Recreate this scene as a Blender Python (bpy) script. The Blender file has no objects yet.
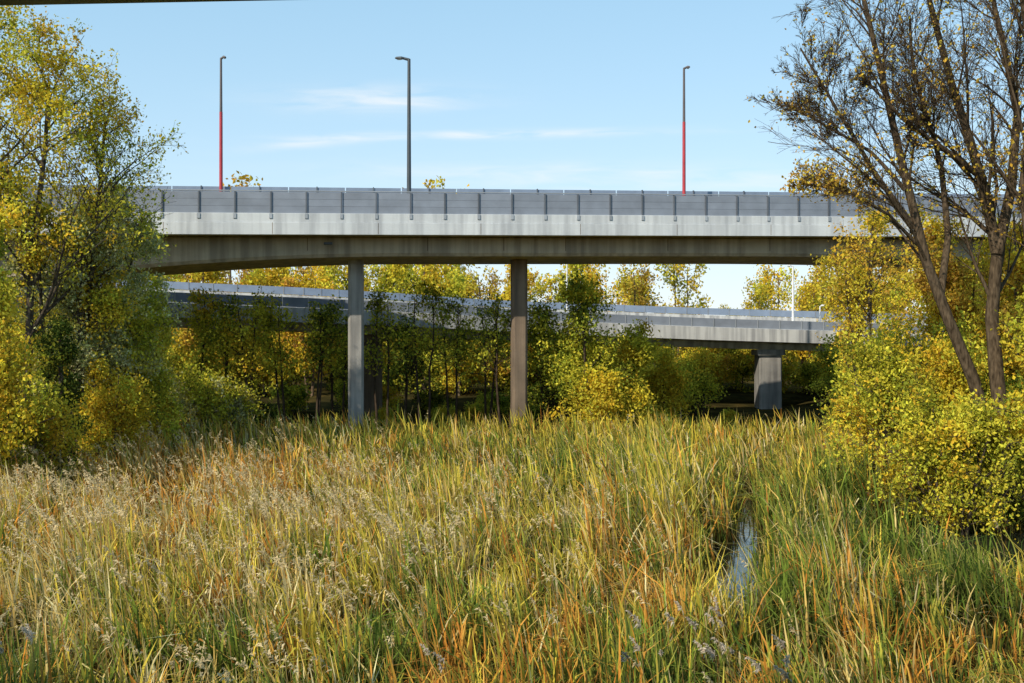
import bpy, math, numpy as np, bmesh
from mathutils import Vector
rng=np.random.default_rng(7)
F=996.0; CZ=6.5
def P(x,y,D): return np.array([(x-512)/F*D, D, CZ+(341.5-y)/F*D])
scene=bpy.context.scene
# ------------------------------------------------ materials
def newmat(name):
    m=bpy.data.materials.new(name); m.use_nodes=True; nt=m.node_tree; nt.nodes.clear()
    out=nt.nodes.new('ShaderNodeOutputMaterial'); return m,nt,out
def ramp(nt,fac,stops):
    r=nt.nodes.new('ShaderNodeValToRGB'); cr=r.color_ramp
    while len(cr.elements)<len(stops): cr.elements.new(0.5)
    for e,(p,c) in zip(cr.elements,stops): e.position=p; e.color=(c[0],c[1],c[2],1)
    nt.links.new(fac,r.inputs[0]); return r.outputs[0]
def leafmat(name,trans=0.4):
    m,nt,out=newmat(name); L=nt.links
    a=nt.nodes.new('ShaderNodeAttribute'); a.attribute_name='Col'
    d=nt.nodes.new('ShaderNodeBsdfDiffuse'); t=nt.nodes.new('ShaderNodeBsdfTranslucent')
    L.new(a.outputs['Color'],d.inputs[0]); L.new(a.outputs['Color'],t.inputs[0])
    m1=nt.nodes.new('ShaderNodeMixShader'); m1.inputs[0].default_value=trans; L.new(d.outputs[0],m1.inputs[1]); L.new(t.outputs[0],m1.inputs[2])
    L.new(m1.outputs[0],out.inputs[0]); return m
LEAF=leafmat('leaf_mat',0.40); REED=leafmat('reed_mat',0.34); PLUME=leafmat('plume_mat',0.45)
def barkmat():
    m,nt,out=newmat('bark_mat'); L=nt.links
    a=nt.nodes.new('ShaderNodeAttribute'); a.attribute_name='Col'
    tc=nt.nodes.new('ShaderNodeTexCoord'); mp=nt.nodes.new('ShaderNodeMapping'); mp.inputs['Scale'].default_value=(9,9,2)
    n=nt.nodes.new('ShaderNodeTexNoise'); n.inputs['Scale'].default_value=1.5; n.inputs['Detail'].default_value=3
    L.new(tc.outputs['Object'],mp.inputs[0]); L.new(mp.outputs[0],n.inputs['Vector'])
    c=ramp(nt,n.outputs[0],[(0.3,(0.35,)*3),(0.7,(1.4,)*3)])
    mx=nt.nodes.new('ShaderNodeMixRGB'); mx.blend_type='MULTIPLY'; mx.inputs[0].default_value=1
    L.new(a.outputs['Color'],mx.inputs[1]); L.new(c,mx.inputs[2])
    b=nt.nodes.new('ShaderNodeBsdfDiffuse'); L.new(mx.outputs[0],b.inputs[0])
    bp=nt.nodes.new('ShaderNodeBump'); bp.inputs['Strength'].default_value=0.6; bp.inputs['Distance'].default_value=0.04; L.new(n.outputs[0],bp.inputs['Height']); L.new(bp.outputs[0],b.inputs['Normal'])
    L.new(b.outputs[0],out.inputs[0]); return m
BARK=barkmat()
def concrete(name,c1,c2,streak=0.5,rough=0.85):
    m,nt,out=newmat(name); L=nt.links
    tc=nt.nodes.new('ShaderNodeTexCoord')
    n1=nt.nodes.new('ShaderNodeTexNoise'); n1.inputs['Scale'].default_value=0.35; n1.inputs['Detail'].default_value=8; n1.inputs['Roughness'].default_value=0.65
    L.new(tc.outputs['Object'],n1.inputs['Vector'])
    mp=nt.nodes.new('ShaderNodeMapping'); mp.inputs['Scale'].default_value=(2.2,2.2,0.12)
    n2=nt.nodes.new('ShaderNodeTexNoise'); n2.inputs['Scale'].default_value=1.0; n2.inputs['Detail'].default_value=5
    L.new(tc.outputs['Object'],mp.inputs[0]); L.new(mp.outputs[0],n2.inputs['Vector'])
    base=ramp(nt,n1.outputs[0],[(0.3,c1),(0.7,c2)])
    st=ramp(nt,n2.outputs[0],[(0.35,(1-streak,1-streak,1-streak*0.95)),(0.6,(1.05,)*3)])
    mx=nt.nodes.new('ShaderNodeMixRGB'); mx.blend_type='MULTIPLY'; mx.inputs[0].default_value=1; L.new(base,mx.inputs[1]); L.new(st,mx.inputs[2])
    n3=nt.nodes.new('ShaderNodeTexNoise'); n3.inputs['Scale'].default_value=14; n3.inputs['Detail'].default_value=4; L.new(tc.outputs['Object'],n3.inputs['Vector'])
    b=nt.nodes.new('ShaderNodeBsdfPrincipled'); b.inputs['Roughness'].default_value=rough; L.new(mx.outputs[0],b.inputs['Base Color'])
    bp=nt.nodes.new('ShaderNodeBump'); bp.inputs['Strength'].default_value=0.3; bp.inputs['Distance'].default_value=0.02; L.new(n3.outputs[0],bp.inputs['Height']); L.new(bp.outputs[0],b.inputs['Normal'])
    L.new(b.outputs[0],out.inputs[0]); return m
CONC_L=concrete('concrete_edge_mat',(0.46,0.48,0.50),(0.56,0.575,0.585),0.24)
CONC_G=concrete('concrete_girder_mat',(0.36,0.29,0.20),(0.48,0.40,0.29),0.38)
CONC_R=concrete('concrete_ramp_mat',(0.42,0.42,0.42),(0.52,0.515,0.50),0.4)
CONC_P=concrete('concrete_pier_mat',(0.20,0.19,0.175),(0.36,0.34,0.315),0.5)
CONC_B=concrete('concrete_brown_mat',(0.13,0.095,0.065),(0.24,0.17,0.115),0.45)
def panelmat(name,c,rough=0.5,metal=0.0,var=0.15):
    m,nt,out=newmat(name); L=nt.links
    g=nt.nodes.new('ShaderNodeNewGeometry')
    mr=nt.nodes.new('ShaderNodeMapRange'); L.new(g.outputs['Random Per Island'],mr.inputs[0]); mr.inputs[3].default_value=1-var; mr.inputs[4].default_value=1+var
    tc=nt.nodes.new('ShaderNodeTexCoord'); n=nt.nodes.new('ShaderNodeTexNoise'); n.inputs['Scale'].default_value=1.2; n.inputs['Detail'].default_value=5; L.new(tc.outputs['Object'],n.inputs['Vector'])
    r=ramp(nt,n.outputs[0],[(0.3,tuple(x*0.85 for x in c)),(0.7,tuple(x*1.1 for x in c))])
    v=nt.nodes.new('ShaderNodeVectorMath'); v.operation='SCALE'; L.new(r,v.inputs[0]); L.new(mr.outputs[0],v.inputs['Scale'])
    b=nt.nodes.new('ShaderNodeBsdfPrincipled'); b.inputs['Roughness'].default_value=rough; b.inputs['Metallic'].default_value=metal
    L.new(v.outputs[0],b.inputs['Base Color']); L.new(b.outputs[0],out.inputs[0]); return m
PANEL=panelmat('barrier_panel_mat',(0.20,0.225,0.275),0.6,0.0,0.06)
PANEL2=panelmat('far_barrier_mat',(0.20,0.25,0.34),0.5,0,0.05)
STEEL=panelmat('galvanised_steel_mat',(0.32,0.34,0.37),0.5,0.2)
POST=panelmat('barrier_post_mat',(0.09,0.10,0.12),0.5)
DARK=panelmat('dark_pole_mat',(0.05,0.06,0.07),0.5)
RED=panelmat('red_paint_mat',(0.40,0.03,0.04),0.45)
GREYP=panelmat('grey_pole_mat',(0.10,0.08,0.08),0.5)
WHITE=panelmat('white_paint_mat',(0.75,0.75,0.75),0.5)
GLASS=panelmat('lamp_lens_mat',(0.5,0.5,0.5),0.2)
ASPH=panelmat('asphalt_mat',(0.05,0.05,0.05),0.9)
# ------------------------------------------------ mesh helpers
def quadmesh(name,V,Fc,mats,midx=None,col=None,smooth=None,parent=None):
    me=bpy.data.meshes.new(name)
    V=np.asarray(V,dtype=np.float32); Fc=np.asarray(Fc,dtype=np.int32)
    me.vertices.add(len(V)); me.vertices.foreach_set('co',V.ravel())
    me.loops.add(Fc.size); me.loops.foreach_set('vertex_index',Fc.ravel())
    me.polygons.add(len(Fc)); me.polygons.foreach_set('loop_start',np.arange(0,Fc.size,4,dtype=np.int32))
    for m in mats: me.materials.append(m)
    if midx is not None: me.polygons.foreach_set('material_index',np.asarray(midx,dtype=np.int32))
    if smooth is not None: me.polygons.foreach_set('use_smooth',np.asarray(smooth,dtype=bool))
    if col is not None:
        at=me.color_attributes.new(name='Col',type='FLOAT_COLOR',domain='POINT')
        c=np.ones((len(V),4),dtype=np.float32); c[:,:3]=col; at.data.foreach_set('color',c.ravel())
    me.update(calc_edges=True)
    ob=bpy.data.objects.new(name,me); scene.collection.objects.link(ob)
    if parent: ob.parent=parent
    return ob
def empty(name):
    e=bpy.data.objects.new(name,None); scene.collection.objects.link(e); e.empty_display_size=0.5; return e
def nrm(a): return a/np.maximum(np.linalg.norm(a,axis=-1,keepdims=True),1e-9)
def tubes(pts,rad,sides):
    B,K,_=pts.shape
    tan=nrm(np.gradient(pts,axis=1))
    ref=np.tile(np.array([0.0,0,1]),(B,1)); par=np.abs(tan[:,0,2])>0.8; ref[par]=[1,0.13,0]
    u=nrm(np.cross(tan,ref[:,None,:])); v=np.cross(tan,u)
    a=np.arange(sides)/sides*2*np.pi
    ring=pts[:,:,None,:]+rad[:,:,None,None]*(np.cos(a)[None,None,:,None]*u[:,:,None,:]+np.sin(a)[None,None,:,None]*v[:,:,None,:])
    V=ring.reshape(-1,3)
    b=np.arange(B)[:,None,None]*K*sides; k=np.arange(K-1)[None,:,None]*sides; s=np.arange(sides)[None,None,:]; s2=(s+1)%sides
    q=np.stack([b+k+s,b+k+s2,b+k+sides+s2,b+k+sides+s],-1).reshape(-1,4)
    return V,q
def polylen(p): return np.linalg.norm(np.diff(p,axis=1),axis=2).sum(1)
def grow(pts,rad,n,tmin,ang,length,up,wander,K,rr=0.6,tip=0.25,droop=0.0,prof=0.45,tmax=0.98):
    B,Kp,_=pts.shape
    idx=np.repeat(np.arange(B),n); M=len(idx)
    t=rng.uniform(tmin,tmax,M); f=t*(Kp-1); i=np.minimum(f.astype(int),Kp-2); fr=(f-i)[:,None]
    st=pts[idx,i]*(1-fr)+pts[idx,i+1]*fr; tan=nrm(pts[idx,i+1]-pts[idx,i])
    perp=nrm(np.cross(tan,rng.normal(size=(M,3)))); a=np.radians(rng.uniform(ang[0],ang[1],M))[:,None]
    d=nrm(np.cos(a)*tan+np.sin(a)*perp+np.array([0,0,up]))
    Lp=polylen(pts)[idx]
    ln=Lp*length*rng.uniform(0.6,1.25,M)*(1-prof*(t-tmin)/(1-tmin))
    out=[st]
    for j in range(K-1):
        d=nrm(d+wander*rng.normal(size=(M,3))+np.array([0,0,droop]))
        out.append(out[-1]+d*(ln/(K-1))[:,None])
    out=np.stack(out,1)
    r0=(rad[idx,i]*(1-fr[:,0])+rad[idx,i+1]*fr[:,0])*rr
    R=r0[:,None]*np.linspace(1,tip,K)[None,:]
    return out,R,idx
def trunk(base,top,r,K=7,wander=0.03):
    base=np.array(base,float); top=np.array(top,float); t=np.linspace(0,1,K)[:,None]
    H=np.linalg.norm(top-base)
    p=base*(1-t)+top*t; off=np.cumsum(rng.normal(size=(K,3))*wander*H/3,axis=0); off-=off[0]; off[:,2]*=0.3
    return p+off*np.sqrt(t), r*np.linspace(1,0.3,K)
def resample(pl,K):
    pl=np.array(pl); d=np.r_[0,np.cumsum(np.linalg.norm(np.diff(pl,axis=0),axis=1))]; q=np.linspace(0,d[-1],K)
    return np.stack([np.interp(q,d,pl[:,i]) for i in range(3)],1)
def leafquads(C,size,aspect=0.55,droop=0.0):
    n=len(C); a=rng.normal(size=(n,3)); a[:,2]-=droop; a=nrm(a); b=nrm(np.cross(a,rng.normal(size=(n,3))))
    s=(size*rng.uniform(0.6,1.35,n))[:,None]*0.5
    c2=np.cross(a,b)*s*0.25
    V=np.stack([C-a*s,C+b*s*aspect+c2,C+a*s,C-b*s*aspect+c2],1).reshape(-1,3)
    return V,np.arange(4*n).reshape(-1,4)
PAL=dict(Y=[(0.86,0.64,0.05),(0.82,0.66,0.07),(0.70,0.60,0.06),(0.86,0.54,0.05)],
 YG=[(0.76,0.68,0.07),(0.62,0.60,0.06),(0.83,0.71,0.08),(0.38,0.42,0.05)],
 G=[(0.26,0.32,0.045),(0.42,0.45,0.05),(0.14,0.19,0.03),(0.60,0.56,0.06)],
 DG=[(0.07,0.11,0.02),(0.11,0.15,0.03),(0.05,0.075,0.015),(0.28,0.28,0.04)],
 SG=[(0.58,0.58,0.28),(0.44,0.47,0.17),(0.76,0.73,0.38),(0.74,0.66,0.14)],
 OR=[(0.78,0.46,0.06),(0.84,0.58,0.08),(0.64,0.38,0.08),(0.80,0.62,0.09)])
def leafcols(n,pal,clump):
    p=np.array(PAL[pal]); 
    nc=clump.max()+1; cc=rng.integers(0,len(p),nc); cb=rng.uniform(0.55,1.15,nc)
    own=rng.integers(0,len(p),n); use=rng.random(n)<0.55
    return np.minimum(np.where(use[:,None],p[cc[clump]],p[own])*cb[clump][:,None]*rng.uniform(0.75,1.15,n)[:,None],0.86)
def arrays(branches,leaves,barkc):
    Vs=[];Fs=[];Ms=[];Cs=[];o=0
    for (p,r,s) in branches:
        V,q=tubes(p,r,s); Vs.append(V);Fs.append(q+o);o+=len(V);Ms.append(np.zeros(len(q)))
        Cs.append(np.tile(np.array(barkc),(len(V),1)))
    for (V,q,c) in leaves:
        Vs.append(V);Fs.append(q+o);o+=len(V);Ms.append(np.ones(len(q)));Cs.append(np.repeat(c,4,axis=0))
    return np.vstack(Vs),np.vstack(Fs),np.concatenate(Ms),np.vstack(Cs)
def finish(name,branches,leaves,barkc,parent=None):
    V,q,M,C=arrays(branches,leaves,barkc)
    return quadmesh(name,V,q,[BARK,LEAF],M,C,1-M,parent)
def plant(name,base,H,R,nt=1,tr=0.2,nl=20000,ls=0.16,pal='YG',n1=16,tmin=0.25,lean=(0,0),spread=0.0,bark=(0.10,0.08,0.06),up=0.25,ang=(35,75),sig=0.22,pal2=None,droop=0,n2=7,n3=4,parent=None,raw=False,twigs=False):
    base=np.array(base,float); tp=[];trd=[]
    for k in range(nt):
        az=rng.uniform(0,2*np.pi); rr=spread*R*rng.uniform(0.4,1) if nt>1 else 0
        top=base+np.array([lean[0]+rr*np.cos(az),lean[1]+rr*np.sin(az),H*rng.uniform(0.8,0.97) if nt>1 else H*0.93])
        p,r=trunk(base+np.array([0.3*np.cos(az),0.3*np.sin(az),-0.3])*(nt>1)+np.array([0,0,-0.2]),top,tr*(0.8 if nt>1 else 1)); tp.append(p);trd.append(r)
    T=np.array(tp);TR=np.array(trd)
    b1,r1,_=grow(T,TR,n1,tmin,ang,min(R/H,0.99)*1.15,up,0.12,6,0.5,0.25,prof=0.55)
    b2,r2,i2=grow(b1,r1,n2,0.2,(30,65),0.5,up*0.6,0.15,5,0.55,0.3,prof=0.4)
    b3,r3,i3=grow(b2,r2,n3,0.2,(30,70),0.5,up*0.3,0.2,4,0.6,0.4,droop=-droop,prof=0.3)
    r2=np.maximum(r2,0.008); r3=np.maximum(r3,0.006 if not twigs else 0.012)
    br=[(T,TR,8),(b1,r1,5),(b2,r2,3)]+([] if (raw and not twigs) else [(b3,r3,3)])
    lv_=[]
    if nl>0:
        bi=rng.integers(0,len(b3),nl); t=rng.uniform(0,1,nl)*(b3.shape[1]-1.001); i=t.astype(int); fr=(t-i)[:,None]
        C=b3[bi,i]*(1-fr)+b3[bi,i+1]*fr+rng.normal(size=(nl,3))*sig
        C[:,2]=np.maximum(C[:,2],base[2]+0.05)
        V,q=leafquads(C,ls,0.62,droop=0.6+droop*3)
        c=leafcols(nl,pal,i3[bi])
        if pal2:
            m=((np.sin(C[:,0]*1.3+C[:,2]*0.9)+np.sin(C[:,1]*1.7-C[:,2]*1.1))>0.4)
            c2=leafcols(nl,pal2,i3[bi]); c[m]=c2[m]
        lv_.append((V,q,c))
    if raw: return arrays(br,lv_,bark)
    return finish(name,br,lv_,bark,parent)
# ------------------------------------------------ terrain
def sst(a,b,x): 
    t=np.clip((x-a)/(b-a),0,1); return t*t*(3-2*t)
def snoise(x,y,s,seed=0):
    r=np.random.default_rng(seed); v=0
    for k in range(6):
        a=r.uniform(0,2*np.pi); f=s*r.uniform(0.6,1.8); v=v+np.sin(f*(x*np.cos(a)+y*np.sin(a))+r.uniform(0,6.28)+1.3*np.sin(0.5*f*(x*np.sin(a)-y*np.cos(a))))
    return v/6
def seg(x,y,a,b):
    a=np.array(a,float);b=np.array(b,float);d=b-a;t=np.clip(((x-a[0])*d[0]+(y-a[1])*d[1])/(d@d),0,1)
    return np.hypot(x-(a[0]+t*d[0]),y-(a[1]+t*d[1]))
def chan(x,y):
    d=seg(x,y,(5.1,22.5),(6.5,29))-0.6
    d=np.minimum(d,seg(x,y,(6.8,30),(13,32.5))-0.8)
    d=np.minimum(d,seg(x,y,(13,32),(24,31))-2.2)
    d=np.minimum(d,seg(x,y,(13.5,28),(20,27))-1.7)
    d=np.minimum(d,seg(x,y,(7.3,31.0),(9.8,41))-0.4)
    return d+0.25*snoise(x,y,1.5,77)
def terr(x,y):
    h=0.08+0.1*snoise(x,y,0.5,3)
    h=h-0.7*(1-sst(-0.2,0.9,chan(x,y)))
    lb=sst(18,34,-x+0.0*y)*2.2; rb=sst(17,34,x-0.06*(y-35))*2.2; fb=sst(82,116,y)*2.0
    nb=sst(-9,4,-y)*4.5
    return h+np.maximum(np.maximum(lb,rb),np.maximum(fb,nb))*(0.85+0.15*snoise(x,y,0.25,5))
gx=np.concatenate([np.linspace(-2500,-90,14),np.linspace(-85,85,241),np.linspace(90,2500,14)])
gy=np.concatenate([np.linspace(-1500,-30,10),np.linspace(-25,145,241),np.linspace(160,3500,16)])
X,Y=np.meshgrid(gx,gy); Z=terr(X,Y)
V=np.stack([X,Y,Z],-1).reshape(-1,3); w=len(gx); ii=(np.arange(len(gy)-1)[:,None]*w+np.arange(w-1)[None,:]).ravel()
gm,nt,out=newmat('ground_mat')
tc=nt.nodes.new('ShaderNodeTexCoord'); n1=nt.nodes.new('ShaderNodeTexNoise'); n1.inputs['Scale'].default_value=0.6; n1.inputs['Detail'].default_value=10
nt.links.new(tc.outputs['Object'],n1.inputs['Vector'])
c=ramp(nt,n1.outputs[0],[(0.3,(0.022,0.018,0.008)),(0.5,(0.04,0.034,0.012)),(0.7,(0.08,0.055,0.018))])
b=nt.nodes.new('ShaderNodeBsdfDiffuse'); nt.links.new(c,b.inputs[0])
bp=nt.nodes.new('ShaderNodeBump'); bp.inputs['Distance'].default_value=0.15; nt.links.new(n1.outputs[0],bp.inputs['Height']); nt.links.new(bp.outputs[0],b.inputs['Normal'])
nt.links.new(b.outputs[0],out.inputs[0])
quadmesh('ground',V,np.stack([ii,ii+1,ii+w+1,ii+w],1),[gm],smooth=np.ones(len(ii)))
wm,nt,out=newmat('water_mat')
tc=nt.nodes.new('ShaderNodeTexCoord'); n1=nt.nodes.new('ShaderNodeTexNoise'); n1.inputs['Scale'].default_value=3.5; n1.inputs['Detail'].default_value=3
nt.links.new(tc.outputs['Object'],n1.inputs['Vector'])
b=nt.nodes.new('ShaderNodeBsdfPrincipled'); b.inputs['Roughness'].default_value=0.04; b.inputs['Base Color'].default_value=(0.02,0.022,0.014,1)
bp=nt.nodes.new('ShaderNodeBump'); bp.inputs['Strength'].default_value=0.15; bp.inputs['Distance'].default_value=0.03; nt.links.new(n1.outputs[0],bp.inputs['Height']); nt.links.new(bp.outputs[0],b.inputs['Normal'])
nt.links.new(b.outputs[0],out.inputs[0])
quadmesh('pond_water',[(-40,2,-0.05),(40,2,-0.05),(40,80,-0.05),(-40,80,-0.05)],[(0,1,2,3)],[wm])
# ------------------------------------------------ reeds
GR=np.array([[0.15,0.24,0.035],[0.25,0.34,0.045],[0.08,0.14,0.028]])
YE=np.array([[0.78,0.60,0.07],[0.85,0.66,0.09],[0.52,0.50,0.07]])
ST=np.array([[0.87,0.65,0.25],[0.84,0.57,0.17],[0.88,0.75,0.40]])
RU=np.array([[0.80,0.33,0.05],[0.84,0.46,0.08],[0.60,0.23,0.04]])
def spot(x,y,px,py,rx,ry):
    D=F*4.6/(py-341.5); Dt=F*4.6/(max(py-ry,360)-341.5); Db=F*4.6/(py+ry-341.5)
    return np.exp(-((x/np.maximum(y,1)*F+512-px)/rx)**2-((y-D)/((Dt-Db)/2))**2)
def zonew(x,y):
    n1=snoise(x,y,0.55,11); n2=snoise(x,y,0.9,12); n3=snoise(x,y,0.4,13)
    g=0.36+0.5*n1; ye=0.32+0.35*n2; st=0.16-0.25*n1+0.2*n3; ru=0.18-0.3*n2
    g=g+3.2*spot(x,y,110,645,320,50)+0.9*spot(x,y,440,445,170,22)+5.5*spot(x,y,870,490,170,42)+2.2*spot(x,y,780,640,160,50)+1.2*spot(x,y,650,435,130,12)+1.8*spot(x,y,430,570,110,25)
    st=st+1.8*spot(x,y,170,505,280,50)+1.8*spot(x,y,60,450,140,25)+1.4*spot(x,y,640,490,90,30)+1.0*spot(x,y,280,470,120,25)
    ru=ru+6.5*spot(x,y,165,460,150,22)+2.2*spot(x,y,430,630,90,40)+1.0*spot(x,y,940,610,120,40)+0.8*spot(x,y,980,660,100,30)+2.0*spot(x,y,640,530,70,30)+1.2*spot(x,y,560,620,60,40)
    ye=ye+3.0*spot(x,y,650,480,90,30)+1.4*spot(x,y,400,500,170,40)+1.3*spot(x,y,560,420,240,14)+1.0*spot(x,y,150,500,200,60)
    W=np.stack([g,ye,st,ru],-1); W=np.maximum(W,0.02)
    hf=np.stack([snoise(x,y,1.8,50+i) for i in range(4)],-1)
    W=W*np.exp(5.0*hf)
    return W/W.sum(-1,keepdims=True)
def hfield(x,y):
    h=1.76+0.6*snoise(x,y,0.6,21)+0.85*snoise(x,y,1.5,22)
    h=h+1.1*spot(x,y,655,475,75,28)+1.1*spot(x,y,850,470,120,27)-0.5*spot(x,y,560,560,80,40)
    h=h*(1-0.3*spot(x,y,740,620,42,50))*(1-0.6*spot(x,y,1010,590,100,38))
    h=h*(1+0.12*sst(48,58,y))
    return np.maximum(h*(0.75+0.25*sst(0,1.4,chan(x,y))),0.6)
def scatter(y0,y1,dens):
    area=(y1-y0)*( (0.56*y1+4)*2); n=int(area*dens)
    y=rng.uniform(y0,y1,n); x=rng.uniform(-1,1,n)*(0.56*y1+4)
    k=(np.abs(x)<0.56*y+4)&(x>-23-2*snoise(y,y*0,0.3,2))&(x<20+0.06*(y-35)+1.5*snoise(y,y*0,0.4,4))&(chan(x,y)>rng.uniform(-0.2,0.35,n))
    k&=(y<65+4*snoise(x,x*0,0.2,9))
    k&=rng.random(n)<np.clip(0.65+1.0*snoise(x,y,2.4,31),0.1,1)
    return x[k],y[k]
Vs=[];Fs=[];Cs=[];o=0
for (y0,y1,dens,wd) in [(9,16,160,0.034),(16,24,110,0.036),(24,36,70,0.044),(36,50,44,0.056),(50,70,30,0.072)]:
    x,y=scatter(y0,y1,dens); n=len(x); W=zonew(x,y); cum=W.cumsum(-1); k=(rng.random(n)[:,None]>cum).sum(-1).clip(0,3)
    H=hfield(x,y)*rng.choice([1.0,0.8,0.5],n,p=[0.5,0.3,0.2])*rng.uniform(0.75,1.18,n)
    z=np.maximum(terr(x,y),-0.1)
    la=3.1*snoise(x,y,1.1,60)*np.pi; az=np.where(rng.random(n)<0.5,la+rng.normal(0,0.5,n),rng.uniform(0,2*np.pi,n)); lean=np.abs(rng.normal(0.24,0.24,n))*H; wind=np.array([-0.10,0.02])
    t=np.array([0,0.38,0.72,1.0]); wt=np.array([0.7,1.0,0.8,0.06])
    drp=np.where(rng.random(n)<0.45,rng.uniform(0.1,0.6,n),0.0)*H
    fa=az+np.pi/2+rng.normal(0,0.5,n); wv=np.stack([np.cos(fa),np.sin(fa),0*fa],-1)
    ww=wd*rng.uniform(0.5,1.5,n)
    rows=[]
    for tt,w_ in zip(t,wt):
        lx=(lean*tt**2+drp*0.8*tt**4); cx=x+np.cos(az)*lx+wind[0]*H*tt**2; cy=y+np.sin(az)*lx+wind[1]*H*tt**2
        cz=z+H*tt-drp*0.9*tt**5-0.25*lean*tt**2
        c=np.stack([cx,cy,cz],-1); rows.append(c-wv*(ww*w_)[:,None]*0.5); rows.append(c+wv*(ww*w_)[:,None]*0.5)
    V=np.stack(rows,1).reshape(-1,3)
    bi=np.arange(n)[:,None]*8
    q=np.concatenate([bi+np.array([[0,1,3,2]]),bi+np.array([[2,3,5,4]]),bi+np.array([[4,5,7,6]])],1).reshape(-1,4)
    pal=np.stack([GR,YE,ST,RU])[k,rng.integers(0,3,n)]*rng.uniform(0.5,1.12,n)[:,None]
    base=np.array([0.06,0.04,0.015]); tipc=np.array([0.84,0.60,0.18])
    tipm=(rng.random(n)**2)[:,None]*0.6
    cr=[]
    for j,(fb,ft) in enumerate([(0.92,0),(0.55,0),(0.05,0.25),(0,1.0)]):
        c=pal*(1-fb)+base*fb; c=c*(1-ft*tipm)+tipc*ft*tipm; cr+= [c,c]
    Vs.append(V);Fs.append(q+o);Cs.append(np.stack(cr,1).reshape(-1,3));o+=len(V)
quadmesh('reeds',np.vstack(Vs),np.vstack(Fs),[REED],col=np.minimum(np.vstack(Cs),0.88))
print('reed quads',sum(len(f) for f in Fs))
def plumes(name,x,y,hh,scale,colr,ns=16,wid=0.028):
    n=len(x); z=np.maximum(terr(x,y),-0.1); H=hh
    az=rng.normal(np.pi,0.8,n); base=np.stack([x,y,z],-1)
    ln=0.12*H; top=base+np.stack([np.cos(az)*ln,np.sin(az)*ln,H],-1)
    K=4; tt=np.linspace(0,1,K); pts=base[:,None,:]*(1-tt)[None,:,None]+top[:,None,:]*tt[None,:,None]; pts[:,:,0]-=np.sin(tt*np.pi)[None,:]*(np.cos(az)*ln*0.3)[:,None]
    V1,q1=tubes(pts,np.full((n,K),0.006)*scale,3); c1=np.tile(np.array([0.5,0.38,0.16]),(len(V1),1))
    L=rng.uniform(0.16,0.36,n)*scale
    s=rng.uniform(0,1,(n,ns)); dirn=np.stack([np.cos(az),np.sin(az),0*az],-1)
    ax=nrm(dirn*0.5+np.array([0,0,1.0])); 
    st=top[:,None,:]+ax[:,None,:]*(L[:,None]*s)[...,None]+dirn[:,None,:]*(0.5*L[:,None]*s**2)[...,None]
    d=nrm(ax[:,None,:]*0.7+rng.normal(size=(n,ns,3))*0.6+dirn[:,None,:]*0.6)
    l=(L[:,None]*rng.uniform(0.25,0.6,(n,ns))*(1.1-0.6*s))[...,None]
    w=nrm(np.cross(d,rng.normal(size=(n,ns,3))))*(wid*scale*rng.uniform(0.5,1.2,(n,ns)))[...,None]
    e=st+d*l-np.array([0,0,1])*l*0.35; m=st+d*l*0.5
    V2=np.stack([st,m+w,e,m-w],2).reshape(-1,3); q2=np.arange(len(V2)).reshape(-1,4)
    c2=np.repeat((np.array(colr)[None,:]*rng.uniform(0.65,1.03,(n,1))),ns*4,axis=0)
    return quadmesh(name,np.vstack([V1,V2]),np.vstack([q1,q2+len(V1)]),[PLUME],col=np.vstack([c1,c2]))
n=17000; y=rng.uniform(14,60,n); x=rng.uniform(-1,1,n)*(0.56*y+3)
w=0.75*spot(x,y,150,500,290,55)+0.3*spot(x,y,60,450,200,25)+0.2*spot(x,y,420,510,150,40)+0.05*spot(x,y,640,500,90,40)+0.006
w=w*np.clip(0.75+1.8*snoise(x,y,0.9,90),0.03,2)
k=(rng.random(n)<w)&(chan(x,y)>0.3)&(x>-22)&(x<19)
x=x[k];y=y[k]; hh=hfield(x,y)*rng.uniform(0.85,1.15,len(x))
plumes('reed_plumes',x,y,hh,1.0,(0.86,0.69,0.40),18,0.016)
pts=[]
for (px,py,c_,s) in [(705,628,9,22),(20,640,8,20),(650,655,4,20),(440,672,4,22),(790,660,4,25),(735,655,5,14)]:
    for j in range(c_):
        qx=px+rng.normal()*s; qy=py+rng.normal()*s*0.35; D=rng.uniform(13.2,14.5); pts.append(P(qx,qy,D))
pts=np.array(pts); plumes('seed_head_plants',pts[:,0],pts[:,1],pts[:,2]-0.1,0.6,(0.74,0.63,0.50),70,0.02)
# ------------------------------------------------ structures
def mkobj(name,bm,mat,parent,bevel=0):
    bmesh.ops.recalc_face_normals(bm,faces=bm.faces)
    me=bpy.data.meshes.new(name); bm.to_mesh(me); bm.free(); me.materials.append(mat)
    ob=bpy.data.objects.new(name,me); scene.collection.objects.link(ob); ob.parent=parent
    if bevel: 
        md=ob.modifiers.new('b','BEVEL'); md.width=bevel; md.segments=2; md.limit_method='ANGLE'
    return ob
def sweep(name,ss,prof,frame,mat,parent,bevel=0.0):
    bm=bmesh.new(); rings=[]
    for s in ss:
        o_,n_=frame(s); rings.append([bm.verts.new((o_[0]+n_[0]*t,o_[1]+n_[1]*t,o_[2]+z)) for t,z in prof(s)])
    m=len(rings[0])
    for a,b_ in zip(rings[:-1],rings[1:]):
        for i in range(m): bm.faces.new((a[i],a[(i+1)%m],b_[(i+1)%m],b_[i]))
    bm.faces.new(rings[0]); bm.faces.new(rings[-1][::-1])
    return mkobj(name,bm,mat,parent,bevel)
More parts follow.
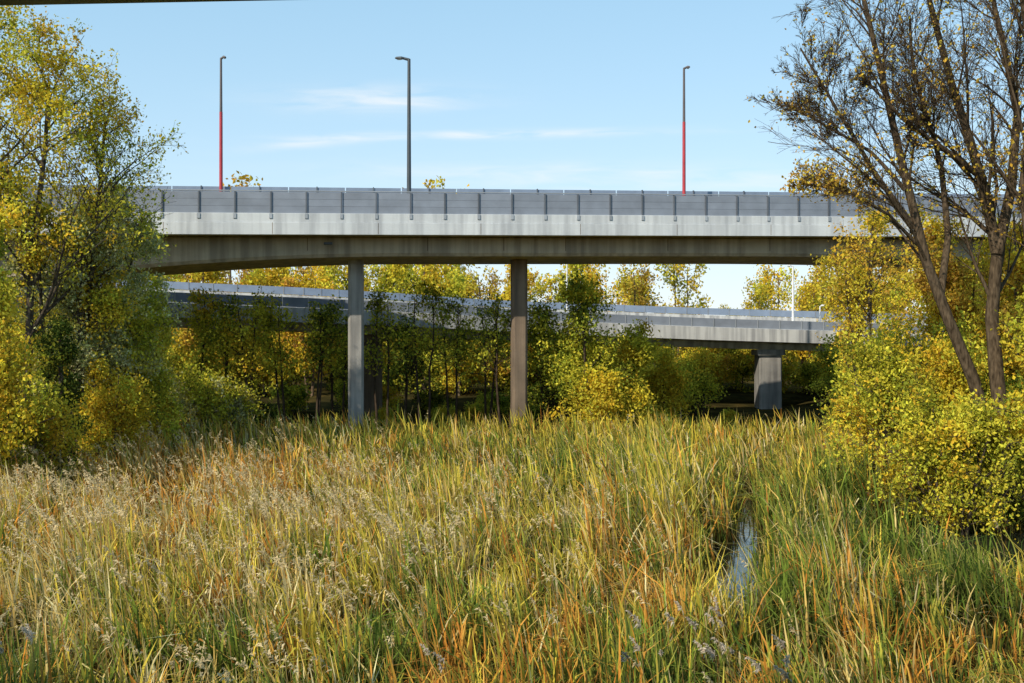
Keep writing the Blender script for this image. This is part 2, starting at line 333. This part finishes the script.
def boxes(name,specs,mat,parent,bevel=0.0):
    bm=bmesh.new()
    for c8 in specs:
        v=[bm.verts.new(c) for c in c8]
        for f in ((0,1,2,3),(7,6,5,4),(0,4,5,1),(1,5,6,2),(2,6,7,3),(3,7,4,0)): bm.faces.new([v[i] for i in f])
    return mkobj(name,bm,mat,parent,bevel)
def fbox(frame,s0,s1,t0,t1,z0,z1):
    out=[]
    for z in (z0,z1):
        for (s,t) in ((s0,t0),(s1,t0),(s1,t1),(s0,t1)):
            o_,n_=frame(s); out.append((o_[0]+n_[0]*t,o_[1]+n_[1]*t,o_[2]+z))
    return out
def column(name,x,y,z0,z1,w,d,ch,mat,parent,yaw=0.0):
    pr=[(-w/2+ch,-d/2),(w/2-ch,-d/2),(w/2,-d/2+ch),(w/2,d/2-ch),(w/2-ch,d/2),(-w/2+ch,d/2),(-w/2,d/2-ch),(-w/2,-d/2+ch)]
    bm=bmesh.new(); rr=[]
    c,s=math.cos(yaw),math.sin(yaw)
    for z in (z0,z1): rr.append([bm.verts.new((x+a*c-b_*s,y+a*s+b_*c,z)) for a,b_ in pr])
    for i in range(8): bm.faces.new((rr[0][i],rr[0][(i+1)%8],rr[1][(i+1)%8],rr[1][i]))
    bm.faces.new(rr[0][::-1]); bm.faces.new(rr[1])
    return mkobj(name,bm,mat,parent)
MB=empty('highway_bridge')
un=math.hypot(1,0.15); U=(1/un,0.15/un); NN=(-0.15/un,1/un)
def fr(s): return (U[0]*s,60+U[1]*s,0.0128*s),NN
S0,S1=-70,64
sv=[S0,S1]; svg=list(np.linspace(S0,S1,90))
sweep('edge_beam_lower',sv,lambda s:[(0,12.9),(0,13.62),(0.45,13.62),(0.45,12.9)],fr,CONC_L,MB,0.02)
sweep('edge_beam_upper',sv,lambda s:[(0.05,13.622),(0.05,14.16),(0.5,14.16),(0.5,13.622)],fr,CONC_L,MB,0.02)
sweep('cantilever_slab',sv,lambda s:[(0.452,13.15),(0.452,13.6),(2.2,13.6),(2.2,12.85)],fr,CONC_G,MB)
def gb(s):
    l=max(0,(-s-6)/14.0); r=max(0,(s-14)/16.0); return 11.78-0.55*min(l,1.6)**2-0.3*min(r,1.6)**2
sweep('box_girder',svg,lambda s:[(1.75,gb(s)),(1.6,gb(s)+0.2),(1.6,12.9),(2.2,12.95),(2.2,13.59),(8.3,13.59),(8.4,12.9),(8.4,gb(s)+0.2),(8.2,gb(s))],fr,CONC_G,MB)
sweep('far_cantilever_slab',sv,lambda s:[(8.42,12.9),(8.42,13.58),(14.2,13.58),(14.2,13.2)],fr,CONC_G,MB)
sweep('far_edge_beam',sv,lambda s:[(14.21,12.9),(14.21,15.6),(14.6,15.6),(14.6,12.9)],fr,CONC_L,MB)
sweep('road_surface',sv,lambda s:[(0.51,13.61),(0.51,13.80),(14.19,13.80),(14.19,13.61)],fr,ASPH,MB)
pan=[];pos=[];bra=[];fp=[];fpo=[];k_=0
s=S0+1
while s<S1-2:
    for za,zb_ in ((14.17,14.575),(14.585,14.985),(14.995,15.40)): pan.append(fbox(fr,s+0.06,s+1.99,0.16,0.24,za,zb_))
    pos.append(fbox(fr,s-0.035,s+0.045,0.08,0.32,14.162,15.44))
    bra.append(fbox(fr,s-0.08,s+0.09,0.0,0.047,13.85,14.14))
    fp.append(fbox(fr,s+0.03,s+1.98,14.3,14.36,15.62,17.85))
    if k_%2==0: fpo.append(fbox(fr,s-0.05,s+0.02,14.22,14.45,15.602,17.9))
    s+=2.03; k_+=1
sweep('near_top_rail',sv,lambda s:[(0.13,15.445),(0.13,15.50),(0.27,15.50),(0.27,15.445)],fr,STEEL,MB)
boxes('near_barrier_panels',pan,PANEL,MB); boxes('near_barrier_posts',pos,POST,MB); boxes('post_brackets',bra,STEEL,MB)
boxes('far_barrier_panels',fp,PANEL2,MB); boxes('far_barrier_posts',fpo,POST,MB)
boxes('edge_beam_joints',[fbox(fr,j,j+0.03,-0.006,-0.001,12.95,13.6) for j in np.arange(S0+1,S1,6.1)],CONC_B,MB)
boxes('girder_joints',[fbox(fr,j,j+0.05,1.585,1.597,12.1,12.88) for j in (-12.2,-5,-0.3,3.6,10.2,17)],CONC_B,MB)
pz=P(325,240,58.2); sweep('drain_pipe',[0,1],lambda s:[(0.08*math.cos(a),0.08*math.sin(a)) for a in np.linspace(0,2*math.pi,10)[:-1]],lambda s:((pz[0]-0.25+s*0.5,pz[1]+1.0,pz[2]-0.1),(0,1)),DARK,MB)
yaw=math.atan(0.15)
def pcol(px,D,z1,w,mat,par,nm,d=None):
    X=(px-512)/F*D; column(nm,X,D,-1,z1,w,d or w,0.16,mat,par,yaw)
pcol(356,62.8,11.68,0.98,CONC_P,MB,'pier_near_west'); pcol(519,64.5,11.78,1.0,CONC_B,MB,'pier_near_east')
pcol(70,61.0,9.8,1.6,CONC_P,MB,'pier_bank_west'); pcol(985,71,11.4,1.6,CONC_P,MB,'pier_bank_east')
# lower ramp
RB=empty('ramp_bridge')
ctrl=[(-250,71,276),(0,73.5,284),(100,75,288),(200,76.5,292.5),(330,78.5,298),(450,82,304),(530,85.5,310),(610,88,313.5),(720,89,318),(835,89.5,321.5),(950,89,325),(1150,87,330)]
cp=np.array([P(a,d,b_) for a,b_,d in ctrl]) 
kk=np.linspace(0,len(cp)-1,len(cp)); fine=np.linspace(0,len(cp)-1,90)
cs=np.stack([np.interp(fine,kk,cp[:,i]) for i in range(3)],1)
for _ in range(6): cs[1:-1]=(cs[:-2]+2*cs[1:-1]+cs[2:])/4
dl=np.r_[0,np.cumsum(np.linalg.norm(np.diff(cs[:,:2],axis=0),axis=1))]
def fr2(s):
    p=np.array([np.interp(s,dl,cs[:,i]) for i in range(3)]); q=np.array([np.interp(s+0.5,dl,cs[:,i]) for i in range(3)])-np.array([np.interp(s-0.5,dl,cs[:,i]) for i in range(3)])
    L=math.hypot(q[0],q[1]); return p,(-q[1]/L,q[0]/L)
rs=list(np.linspace(0.6,dl[-1]-0.6,80))
sweep('ramp_edge_beam',rs,lambda s:[(0,-2.0),(0,-0.85),(0.4,-0.85),(0.4,-2.0)],fr2,CONC_R,RB)
sweep('ramp_deck',rs,lambda s:[(0.402,-1.9),(0.402,-1.2),(9.6,-0.55),(9.6,-1.5)],fr2,CONC_R,RB)
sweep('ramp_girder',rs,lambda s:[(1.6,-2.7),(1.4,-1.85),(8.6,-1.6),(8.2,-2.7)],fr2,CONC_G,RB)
sweep('ramp_far_edge_beam',rs,lambda s:[(9.61,-1.5),(9.61,0.55),(9.95,0.55),(9.95,-1.5)],fr2,CONC_R,RB)
pan=[];pos=[];fp=[];fq=[]
s=1.0
while s<dl[-1]-3:
    pan.append(fbox(fr2,s+0.04,s+1.97,0.15,0.22,-0.82,-0.06)); pos.append(fbox(fr2,s-0.03,s+0.03,0.10,0.26,-0.848,0.0))
    fp.append(fbox(fr2,s+0.03,s+1.97,9.72,9.78,0.60,1.25)); fq.append(fbox(fr2,s-0.02,s+0.02,9.68,9.82,0.552,1.28)); s+=2.0
boxes('ramp_barrier_panels',pan,PANEL,RB); boxes('ramp_barrier_posts',pos,STEEL,RB); boxes('ramp_far_barrier',fp,PANEL2,RB); boxes('ramp_far_posts',fq,STEEL,RB)
for px,D,w,nm in [(373,83.2,1.5,'ramp_pier_west'),(768,91.4,2.1,'ramp_pier_east'),(120,79.5,1.5,'ramp_pier_bank')]:
    X=(px-512)/F*D; sI=np.interp(X,cs[:,0],dl); zt=fr2(sI)[0][2]-2.705
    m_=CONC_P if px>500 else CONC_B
    column(nm,X,D,-1,zt-0.5,w,w*0.8,0.12,m_,RB,0.05); column(nm+'_cap',X,D,zt-0.498,zt,w+0.5,w,0.12,m_,RB,0.05)
OB=empty('overhead_bridge')
fo=lambda s:((s,6.34-0.055*s,CZ),(0.055,1))
sweep('overhead_soffit',[-40,22],lambda s:[(0,2.20),(0,2.55),(-12,2.55),(-12,2.20)],fo,CONC_L,OB)
sweep('overhead_edge_beam',[-40,22],lambda s:[(0.003,2.25),(0.003,3.0),(-0.35,3.0),(-0.35,2.552)],fo,CONC_L,OB)
# ------------------------------------------------ lamps
def lamp(px,ytop,ybase,D,r,redy=None,side=-1,armpx=12,mat=DARK,name='street_lamp',zb=None):
    E=empty(name); b0=P(px,ybase,D); t0=P(px,ytop,D)
    def tube(nm,pl,r0,r1,m,K=8,sd=10):
        p=resample(pl,K)[None]; R=np.linspace(r0,r1,K)[None]; V,q=tubes(p,R,sd); quadmesh(nm,V,q,[m],smooth=np.ones(len(q)),parent=E)
    if redy:
        m0=P(px,redy,D); tube('pole_lower',[(b0[0],b0[1],zb),m0],r*1.1,r*0.95,RED); tube('pole_upper',[m0,t0],r*0.85,r*0.65,mat)
    else: tube('pole',[(b0[0],b0[1],zb),t0],r*1.2,r*0.75,mat)
    tube('base_flange',[(b0[0],b0[1],zb),(b0[0],b0[1],zb+0.3)],r*1.9,r*1.9,mat,K=2)
    al=armpx/F*D
    tube('arm',[t0+[0,0,-0.05],t0+[side*al*0.45,0,0.06]],r*0.7,r*0.6,mat,K=4)
    x0=t0[0]+side*al*0.35; x1=t0[0]+side*al
    bm=bmesh.new(); pr=[(x0,0.09,0.07),(x0+(x1-x0)*0.3,0.17,0.11),(x0+(x1-x0)*0.8,0.17,0.08),(x1,0.08,0.03)]; rings=[]
    for (xx,hw,th) in pr:
        z=t0[2]+0.06; rings.append([bm.verts.new((xx,t0[1]+a*hw,z+b_*th)) for a,b_ in ((-1,-0.6),(-0.8,0.7),(0.8,0.7),(1,-0.6))])
    for a,c in zip(rings[:-1],rings[1:]):
        for i in range(4): bm.faces.new((a[i],a[(i+1)%4],c[(i+1)%4],c[i]))
    bm.faces.new(rings[0]); bm.faces.new(rings[-1]); mkobj('head',bm,mat,E)
    xa,xb=sorted((x0+(x1-x0)*0.35,x0+(x1-x0)*0.75)); zc=t0[2]-0.01
    boxes('lens',[[(xa,t0[1]-0.1,zc-0.03),(xb,t0[1]-0.1,zc-0.03),(xb,t0[1]+0.1,zc-0.03),(xa,t0[1]+0.1,zc-0.03),(xa,t0[1]-0.1,zc),(xb,t0[1]-0.1,zc),(xb,t0[1]+0.1,zc),(xa,t0[1]+0.1,zc)]],GLASS,E)
lamp(221,58,190,71.0,0.12,112,1,5,GREYP,zb=13.8); lamp(409,59,190,66,0.14,None,-1,14,DARK,zb=13.8); lamp(684,68,190,74.0,0.12,122,1,6,GREYP,zb=13.8)
lamp(793,266,318,93,0.10,None,-1,6,WHITE,zb=8); lamp(820,306,324,91,0.07,None,1,4,WHITE,zb=7.6); lamp(567,262,300,90,0.07,None,1,5,WHITE,zb=7.8)
# ------------------------------------------------ trees
def gp(px,D): X=(px-512)/F*D; return np.array([X,D,float(terr(np.array(X),np.array(D)))])
tr=[[(1003,500,35),(985,410,35),(958,345,35),(930,285,35.2),(912,225,35.5),(893,150,36),(868,60,36.5),(850,-20,37)],
    [(1010,500,35.3),(1000,400,35.6),(990,330,36),(997,255,36),(983,180,36),(955,90,36.5),(925,-30,37)],
    [(997,255,36),(1012,190,36.3),(1020,110,36.5),(1000,20,37),(990,-60,37)],
    [(1030,500,34),(1040,330,34),(1022,200,34),(1035,80,34),(1015,-60,34)],
    [(940,300,35.2),(948,235,36),(940,160,36.5),(915,90,37),(905,10,37)],
    [(912,225,35.5),(880,180,35.4),(845,120,35.2),(800,50,35)],
    [(985,180,36),(945,150,35.5),(905,120,35),(860,75,34.6)],
    [(905,190,35.5),(870,150,36),(825,125,36.5),(785,105,37)],
    [(918,245,35.4),(890,215,35),(850,195,34.8),(810,190,34.5)]]
rad=[0.25,0.30,0.2,0.26,0.14,0.11,0.12,0.08,0.07]
T=np.array([resample([P(a,b_,d) for a,b_,d in t],10) for t in tr])
T+= np.cumsum(rng.normal(size=T.shape)*0.05,axis=1)*np.linspace(0,1,10)[None,:,None]
TR=np.array(rad)[:,None]*np.linspace(1,0.28,10)[None,:]
b1,r1,_=grow(T,TR,18,0.34,(22,55),0.29,0.28,0.08,7,0.36,0.25,prof=0.4)
b2,r2,_=grow(b1,r1,9,0.15,(20,50),0.52,0.18,0.1,6,0.5,0.3,prof=0.4)
b3,r3,_=grow(b2,r2,6,0.15,(20,50),0.55,0.10,0.12,4,0.5,0.4,prof=0.3)
b4,r4,i4=grow(b3,r3,3,0.2,(20,50),0.6,0.05,0.12,3,0.6,0.5,prof=0.3)
r2=np.maximum(r2,0.010);r3=np.maximum(r3,0.0065);r4=np.maximum(r4,0.005)
nl=36000; bi=rng.integers(0,len(b4),nl); C=b4[bi,2]+rng.normal(size=(nl,3))*0.15
wgt=np.where(C[:,0]>14.5,0.6,0.24)*np.where(C[:,2]<13.5,1.7,0.40); k=rng.random(nl)<wgt; C=C[k]; bi=bi[k]
V,q=leafquads(C,0.125,0.7,0.5)
finish('poplar_tree',[(T,TR,12),(b1,r1,6),(b2,r2,4),(b3,r3,3),(b4,r4,3)],[(V,q,leafcols(len(C),'OR',i4[bi]))],(0.09,0.065,0.042))
# right bank
plant('maple_bush',gp(915,39),6.2,2.9,nt=5,tr=0.1,nl=27000,ls=0.15,pal='YG',n1=14,tmin=0.08,spread=0.75,sig=0.25,pal2='Y')
plant('maple_bush',gp(955,34.2),4.9,1.9,nt=5,tr=0.08,nl=13000,ls=0.14,pal='YG',n1=12,tmin=0.05,spread=0.8,sig=0.22,pal2='Y')
plant('maple_bush',gp(1000,37),5.0,2.3,nt=4,tr=0.1,nl=11000,ls=0.15,pal='G',n1=12,tmin=0.05,spread=0.7,sig=0.25,pal2='YG')
plant('golden_tree',gp(1012,41),13.2,2.8,nt=3,tr=0.15,nl=20000,ls=0.17,pal='Y',n1=17,spread=0.7,pal2='OR')
plant('golden_tree',gp(950,44),12.2,2.6,nt=3,tr=0.12,nl=13000,ls=0.17,pal='Y',n1=15,spread=0.6,tmin=0.35,pal2='OR')
plant('golden_tree',gp(872,50),13.0,3.0,nt=3,tr=0.15,nl=7500,ls=0.18,pal='Y',n1=15,spread=0.6,tmin=0.4,pal2='OR')
plant('golden_tree',gp(1050,33),9.5,2.4,nt=3,tr=0.15,nl=11000,ls=0.15,pal='YG',n1=15,spread=0.6,tmin=0.2,pal2='Y')
plant('maple_bush',gp(862,58),5.0,2.4,nt=4,tr=0.1,nl=8000,ls=0.2,pal='YG',n1=14,tmin=0.08,spread=0.7,pal2='G')
plant('maple_bush',gp(1000,50),8.5,4,nt=4,tr=0.1,nl=12000,ls=0.22,pal='Y',n1=14,tmin=0.08,spread=0.7,pal2='YG')
# left bank
plant('locust_tree',gp(10,44),21,6.6,nt=2,tr=0.3,nl=27000,ls=0.16,pal='Y',n1=22,tmin=0.35,spread=0.4,up=0.35,ang=(30,65),sig=0.2,pal2='YG',n2=8,n3=5)
plant('locust_tree',gp(75,47),18.5,4.8,nt=1,tr=0.2,nl=5000,ls=0.16,pal='Y',n1=26,tmin=0.5,up=0.3,ang=(30,60),sig=0.2,pal2='YG',n2=9,n3=6,lean=(1.6,0))
plant('willow_tree',gp(110,50),14.2,3.5,nt=3,tr=0.2,nl=33000,ls=0.16,pal='SG',n1=18,tmin=0.3,spread=0.6,sig=0.25,pal2='YG',droop=0.12)
plant('willow_tree',gp(60,47),12.5,3.2,nt=3,tr=0.2,nl=18000,ls=0.16,pal='SG',n1=16,tmin=0.3,spread=0.55,sig=0.25,pal2='Y')
plant('maple_tree',gp(0,38),13,3.1,nt=3,tr=0.2,nl=30000,ls=0.17,pal='Y',n1=18,tmin=0.15,spread=0.5,sig=0.25,pal2='YG')
plant('ivy_tree',gp(55,43),7.5,1.3,nt=1,tr=0.2,nl=9000,ls=0.14,pal='DG',n1=20,tmin=0.05,sig=0.2)
plant('maple_bush',gp(108,46),5.2,1.8,nt=3,tr=0.08,nl=11000,ls=0.15,pal='Y',n1=12,tmin=0.1,spread=0.6,pal2='YG')
plant('maple_bush',gp(20,40),3.8,2.2,nt=4,tr=0.08,nl=11000,ls=0.14,pal='Y',n1=12,tmin=0.05,spread=0.7,pal2='YG')
plant('willow_bush',gp(148,54),7.0,2.3,nt=4,tr=0.1,nl=12000,ls=0.17,pal='YG',n1=12,tmin=0.08,spread=0.7,pal2='Y')
plant('willow_bush',gp(70,53),8.5,3.6,nt=4,tr=0.1,nl=12000,ls=0.19,pal='YG',n1=14,tmin=0.05,spread=0.7,pal2='Y')
plant('willow_bush',gp(185,60),3.9,2.8,nt=4,tr=0.1,nl=8000,ls=0.18,pal='YG',n1=12,tmin=0.05,spread=0.8,pal2='SG')
plant('willow_bush',gp(240,62),2.8,2.4,nt=4,tr=0.08,nl=6000,ls=0.17,pal='SG',n1=12,tmin=0.05,spread=0.8,pal2='YG')
# trees between the bridges
for px,D,H,R,nl_,pal,p2,tm in [(195,66,9.6,2.2,3200,'YG','Y',0.3),(228,67,9.4,2.3,2600,'YG','G',0.4),(256,65,9.8,2.2,2200,'YG','Y',0.45),(285,68,9.2,2.3,2400,'YG','Y',0.45),(312,66,10.0,2.3,2200,'G','YG',0.5),(338,69,9.4,2.1,1600,'YG','G',0.45),
      (382,67,9.8,2.0,1300,'YG','G',0.45),(400,70,9.6,2.2,1700,'G','DG',0.45),(425,68,10.2,2.4,1500,'YG','G',0.45),(452,71,10.0,2.3,1800,'YG','G',0.5),(485,70,9.8,2.4,1700,'G','YG',0.5),(505,66,9.4,1.8,900,'YG','G',0.5),
      (578,65.5,10.2,3.1,11000,'YG','G',0.15),(548,67,9.4,2.2,4500,'G','YG',0.15),(628,69,7.4,2.6,11000,'YG','Y',0.1),(668,73,5.6,2.4,8000,'Y','YG',0.1),(600,64,4.6,2.0,6000,'Y','YG',0.05),
      (700,86,5.2,2.2,4500,'YG','Y',0.1),(835,86,6.0,2.2,4500,'YG','G',0.1)]:
    plant('ash_tree',gp(px,D),H,R,nt=2,tr=0.13,nl=nl_,ls=0.21,pal=pal,pal2=p2,n1=13,tmin=tm,spread=0.5,sig=0.32,bark=(0.07,0.05,0.035),n2=6)
# background masses merged into one mesh each
def proto(pal,p2,H,R,nl_,**kw): return plant('x',(0,0,0),H,R,nl=nl_,pal=pal,pal2=p2,raw=True,**kw)
tk=dict(nt=2,tr=0.22,ls=0.36,n1=14,tmin=0.18,spread=0.4,sig=0.42,n2=5,n3=3,twigs=True,bark=(0.16,0.12,0.08))
protos=[proto('Y','OR',16,4.2,6000,**tk),proto('Y','YG',15,4.5,6500,**tk),proto('YG','Y',14,4.2,5500,**tk),proto('OR','Y',15,4,2200,**tk),proto('Y','YG',15,4,3500,**tk)]
sk=dict(nt=5,tr=0.1,ls=0.42,n1=9,tmin=0.03,spread=0.8,sig=0.35,n2=4,n3=2)
sprotos=[proto('DG','G',4.6,3.2,3400,**sk),proto('G','YG',4.6,3.2,3400,**sk),proto('Y','YG',4.6,3.2,3400,**sk)]
acc={'distant_trees':[],'distant_shrubs':[]}
def put(key,pr,px,D,sc):
    V,q,M,C=pr; g=gp(px,D); a=rng.uniform(0,6.28); c,s=math.cos(a),math.sin(a); sx=sc*rng.uniform(0.9,1.1)
    W=np.stack([(V[:,0]*c-V[:,1]*s)*sx+g[0],(V[:,0]*s+V[:,1]*c)*sx+g[1],V[:,2]*sc+g[2]-0.2],1)
    acc[key].append((W,q,M,np.minimum(C*rng.uniform(0.85,1.12)*np.array([rng.uniform(0.92,1.1),1,1]),0.85)))
for D,step,lo,hi in [(104,46,0.82,1.08),(122,46,0.9,1.25),(142,60,1.0,1.3)]:
    px=-160
    while px<1200:
        s_=rng.uniform(lo,hi); 
        if 675<px<750: s_*=0.62
        put('distant_trees',protos[int(rng.choice(5,p=[0.25,0.23,0.12,0.17,0.23]))],px+rng.uniform(-12,12),D+rng.uniform(-5,5),s_); px+=step*rng.uniform(0.6,1.3)
for px,D,s_ in [(240,150,2.0),(440,150,1.97),(318,150,1.55),(405,150,1.85)]: put('distant_trees',protos[3],px,D,s_)
for D,step,lo,hi in [(76,58,0.2,0.36),(86,50,0.35,0.55),(102,42,0.6,0.95),(128,50,1.1,1.5)]:
    px=-150
    while px<1180:
        if not(D<95 and 735<px<805): put('distant_shrubs',sprotos[int(rng.choice(3,p=[0.25,0.35,0.4]))],px+rng.uniform(-10,10),D+rng.uniform(-4,4),rng.uniform(lo,hi))
        px+=step*rng.uniform(0.7,1.2)
for key,l in acc.items():
    o=0;Vs=[];Fs=[]
    for W,q,M,C in l: Vs.append(W);Fs.append(q+o);o+=len(W)
    M=np.concatenate([a[2] for a in l]); quadmesh(key,np.vstack(Vs),np.vstack(Fs),[BARK,LEAF],M,np.vstack([a[3] for a in l]),1-M)
# ------------------------------------------------ light, sky
EL=38; AZ=222
sd=Vector((math.sin(math.radians(AZ))*math.cos(math.radians(EL)),math.cos(math.radians(AZ))*math.cos(math.radians(EL)),math.sin(math.radians(EL))))
sl=bpy.data.lights.new('sun','SUN'); sl.energy=5.0; sl.angle=math.radians(0.5); sl.color=(1,0.91,0.74)
so=bpy.data.objects.new('sun',sl); so.rotation_euler=sd.to_track_quat('Z','Y').to_euler(); so.location=(0,0,60); scene.collection.objects.link(so)
w=bpy.data.worlds.new('World'); scene.world=w; w.use_nodes=True; nt=w.node_tree; nt.nodes.clear(); L=nt.links
sky=nt.nodes.new('ShaderNodeTexSky'); sky.sky_type='NISHITA'; sky.sun_disc=False; sky.sun_elevation=math.radians(EL); sky.sun_rotation=math.radians(AZ); sky.air_density=1.0; sky.dust_density=0.8
tc=nt.nodes.new('ShaderNodeTexCoord'); sp=nt.nodes.new('ShaderNodeSeparateXYZ'); L.new(tc.outputs['Generated'],sp.inputs[0])
def M(op,a,b_=None,c=None):
    n=nt.nodes.new('ShaderNodeMath'); n.operation=op
    for i,v in enumerate((a,b_,c)):
        if v is None: continue
        if hasattr(v,'links'): L.new(v,n.inputs[i])
        else: n.inputs[i].default_value=v
    return n.outputs[0]
ymax=M('MAXIMUM',sp.outputs[1],0.05); u=M('DIVIDE',sp.outputs[0],ymax); v=M('DIVIDE',sp.outputs[2],ymax)
cb=nt.nodes.new('ShaderNodeCombineXYZ'); L.new(M('MULTIPLY',u,9.0),cb.inputs[0]); L.new(M('MULTIPLY',v,60.0),cb.inputs[1])
nz=nt.nodes.new('ShaderNodeTexNoise'); nz.inputs['Scale'].default_value=1.3; nz.inputs['Detail'].default_value=5; nz.inputs['Distortion'].default_value=0.6; L.new(cb.outputs[0],nz.inputs['Vector'])
mr=nt.nodes.new('ShaderNodeMapRange'); L.new(nz.outputs[0],mr.inputs[0]); mr.inputs[1].default_value=0.33; mr.inputs[2].default_value=0.7
def streak(uc,vc,su,sv_,slope,amt):
    du=M('DIVIDE',M('SUBTRACT',u,uc),su); dv=M('DIVIDE',M('SUBTRACT',v,M('ADD',vc,M('MULTIPLY',M('SUBTRACT',u,uc),slope))),sv_)
    return M('MULTIPLY',M('EXPONENT',M('MULTIPLY',M('ADD',M('MULTIPLY',du,du),M('MULTIPLY',dv,dv)),-1.0)),amt)
tot=M('MULTIPLY',M('ADD',M('ADD',streak(-0.14,0.243,0.09,0.012,0.0,0.8),streak(-0.02,0.208,0.16,0.004,0.02,0.95)),M('ADD',streak(-0.20,0.20,0.06,0.005,0.1,0.7),streak(0.12,0.165,0.25,0.012,-0.02,0.6))),mr.outputs[0])
vv=M('MAXIMUM',v,0.0)
e1=M('EXPONENT',M('MULTIPLY',vv,-5.0))
hz=nt.nodes.new('ShaderNodeMixRGB'); L.new(e1,hz.inputs[0]); hz.inputs[1].default_value=(3.0,6.0,8.0,1); hz.inputs[2].default_value=(6.6,6.8,6.9,1)
haze=M('ADD',M('MULTIPLY',e1,0.45),0.44)
mixh=nt.nodes.new('ShaderNodeMixRGB'); L.new(haze,mixh.inputs[0]); L.new(sky.outputs[0],mixh.inputs[1]); L.new(hz.outputs[0],mixh.inputs[2])
mixc=nt.nodes.new('ShaderNodeMixRGB'); L.new(M('MINIMUM',tot,0.9),mixc.inputs[0]); L.new(mixh.outputs[0],mixc.inputs[1]); mixc.inputs[2].default_value=(6.4,6.6,6.7,1)
bg=nt.nodes.new('ShaderNodeBackground'); bg.inputs[1].default_value=0.15; L.new(mixc.outputs[0],bg.inputs[0])
wo=nt.nodes.new('ShaderNodeOutputWorld'); L.new(bg.outputs[0],wo.inputs[0])
# ------------------------------------------------ camera
cd=bpy.data.cameras.new('camera'); cd.sensor_width=36; cd.lens=F/1024*36; cd.clip_end=6000; cd.clip_start=0.1
co=bpy.data.objects.new('camera',cd); co.location=(0,0,CZ); co.rotation_euler=(math.radians(90),0,0); scene.collection.objects.link(co); scene.camera=co
scene.view_settings.view_transform='Standard'; scene.view_settings.look='None'; scene.view_settings.exposure=0
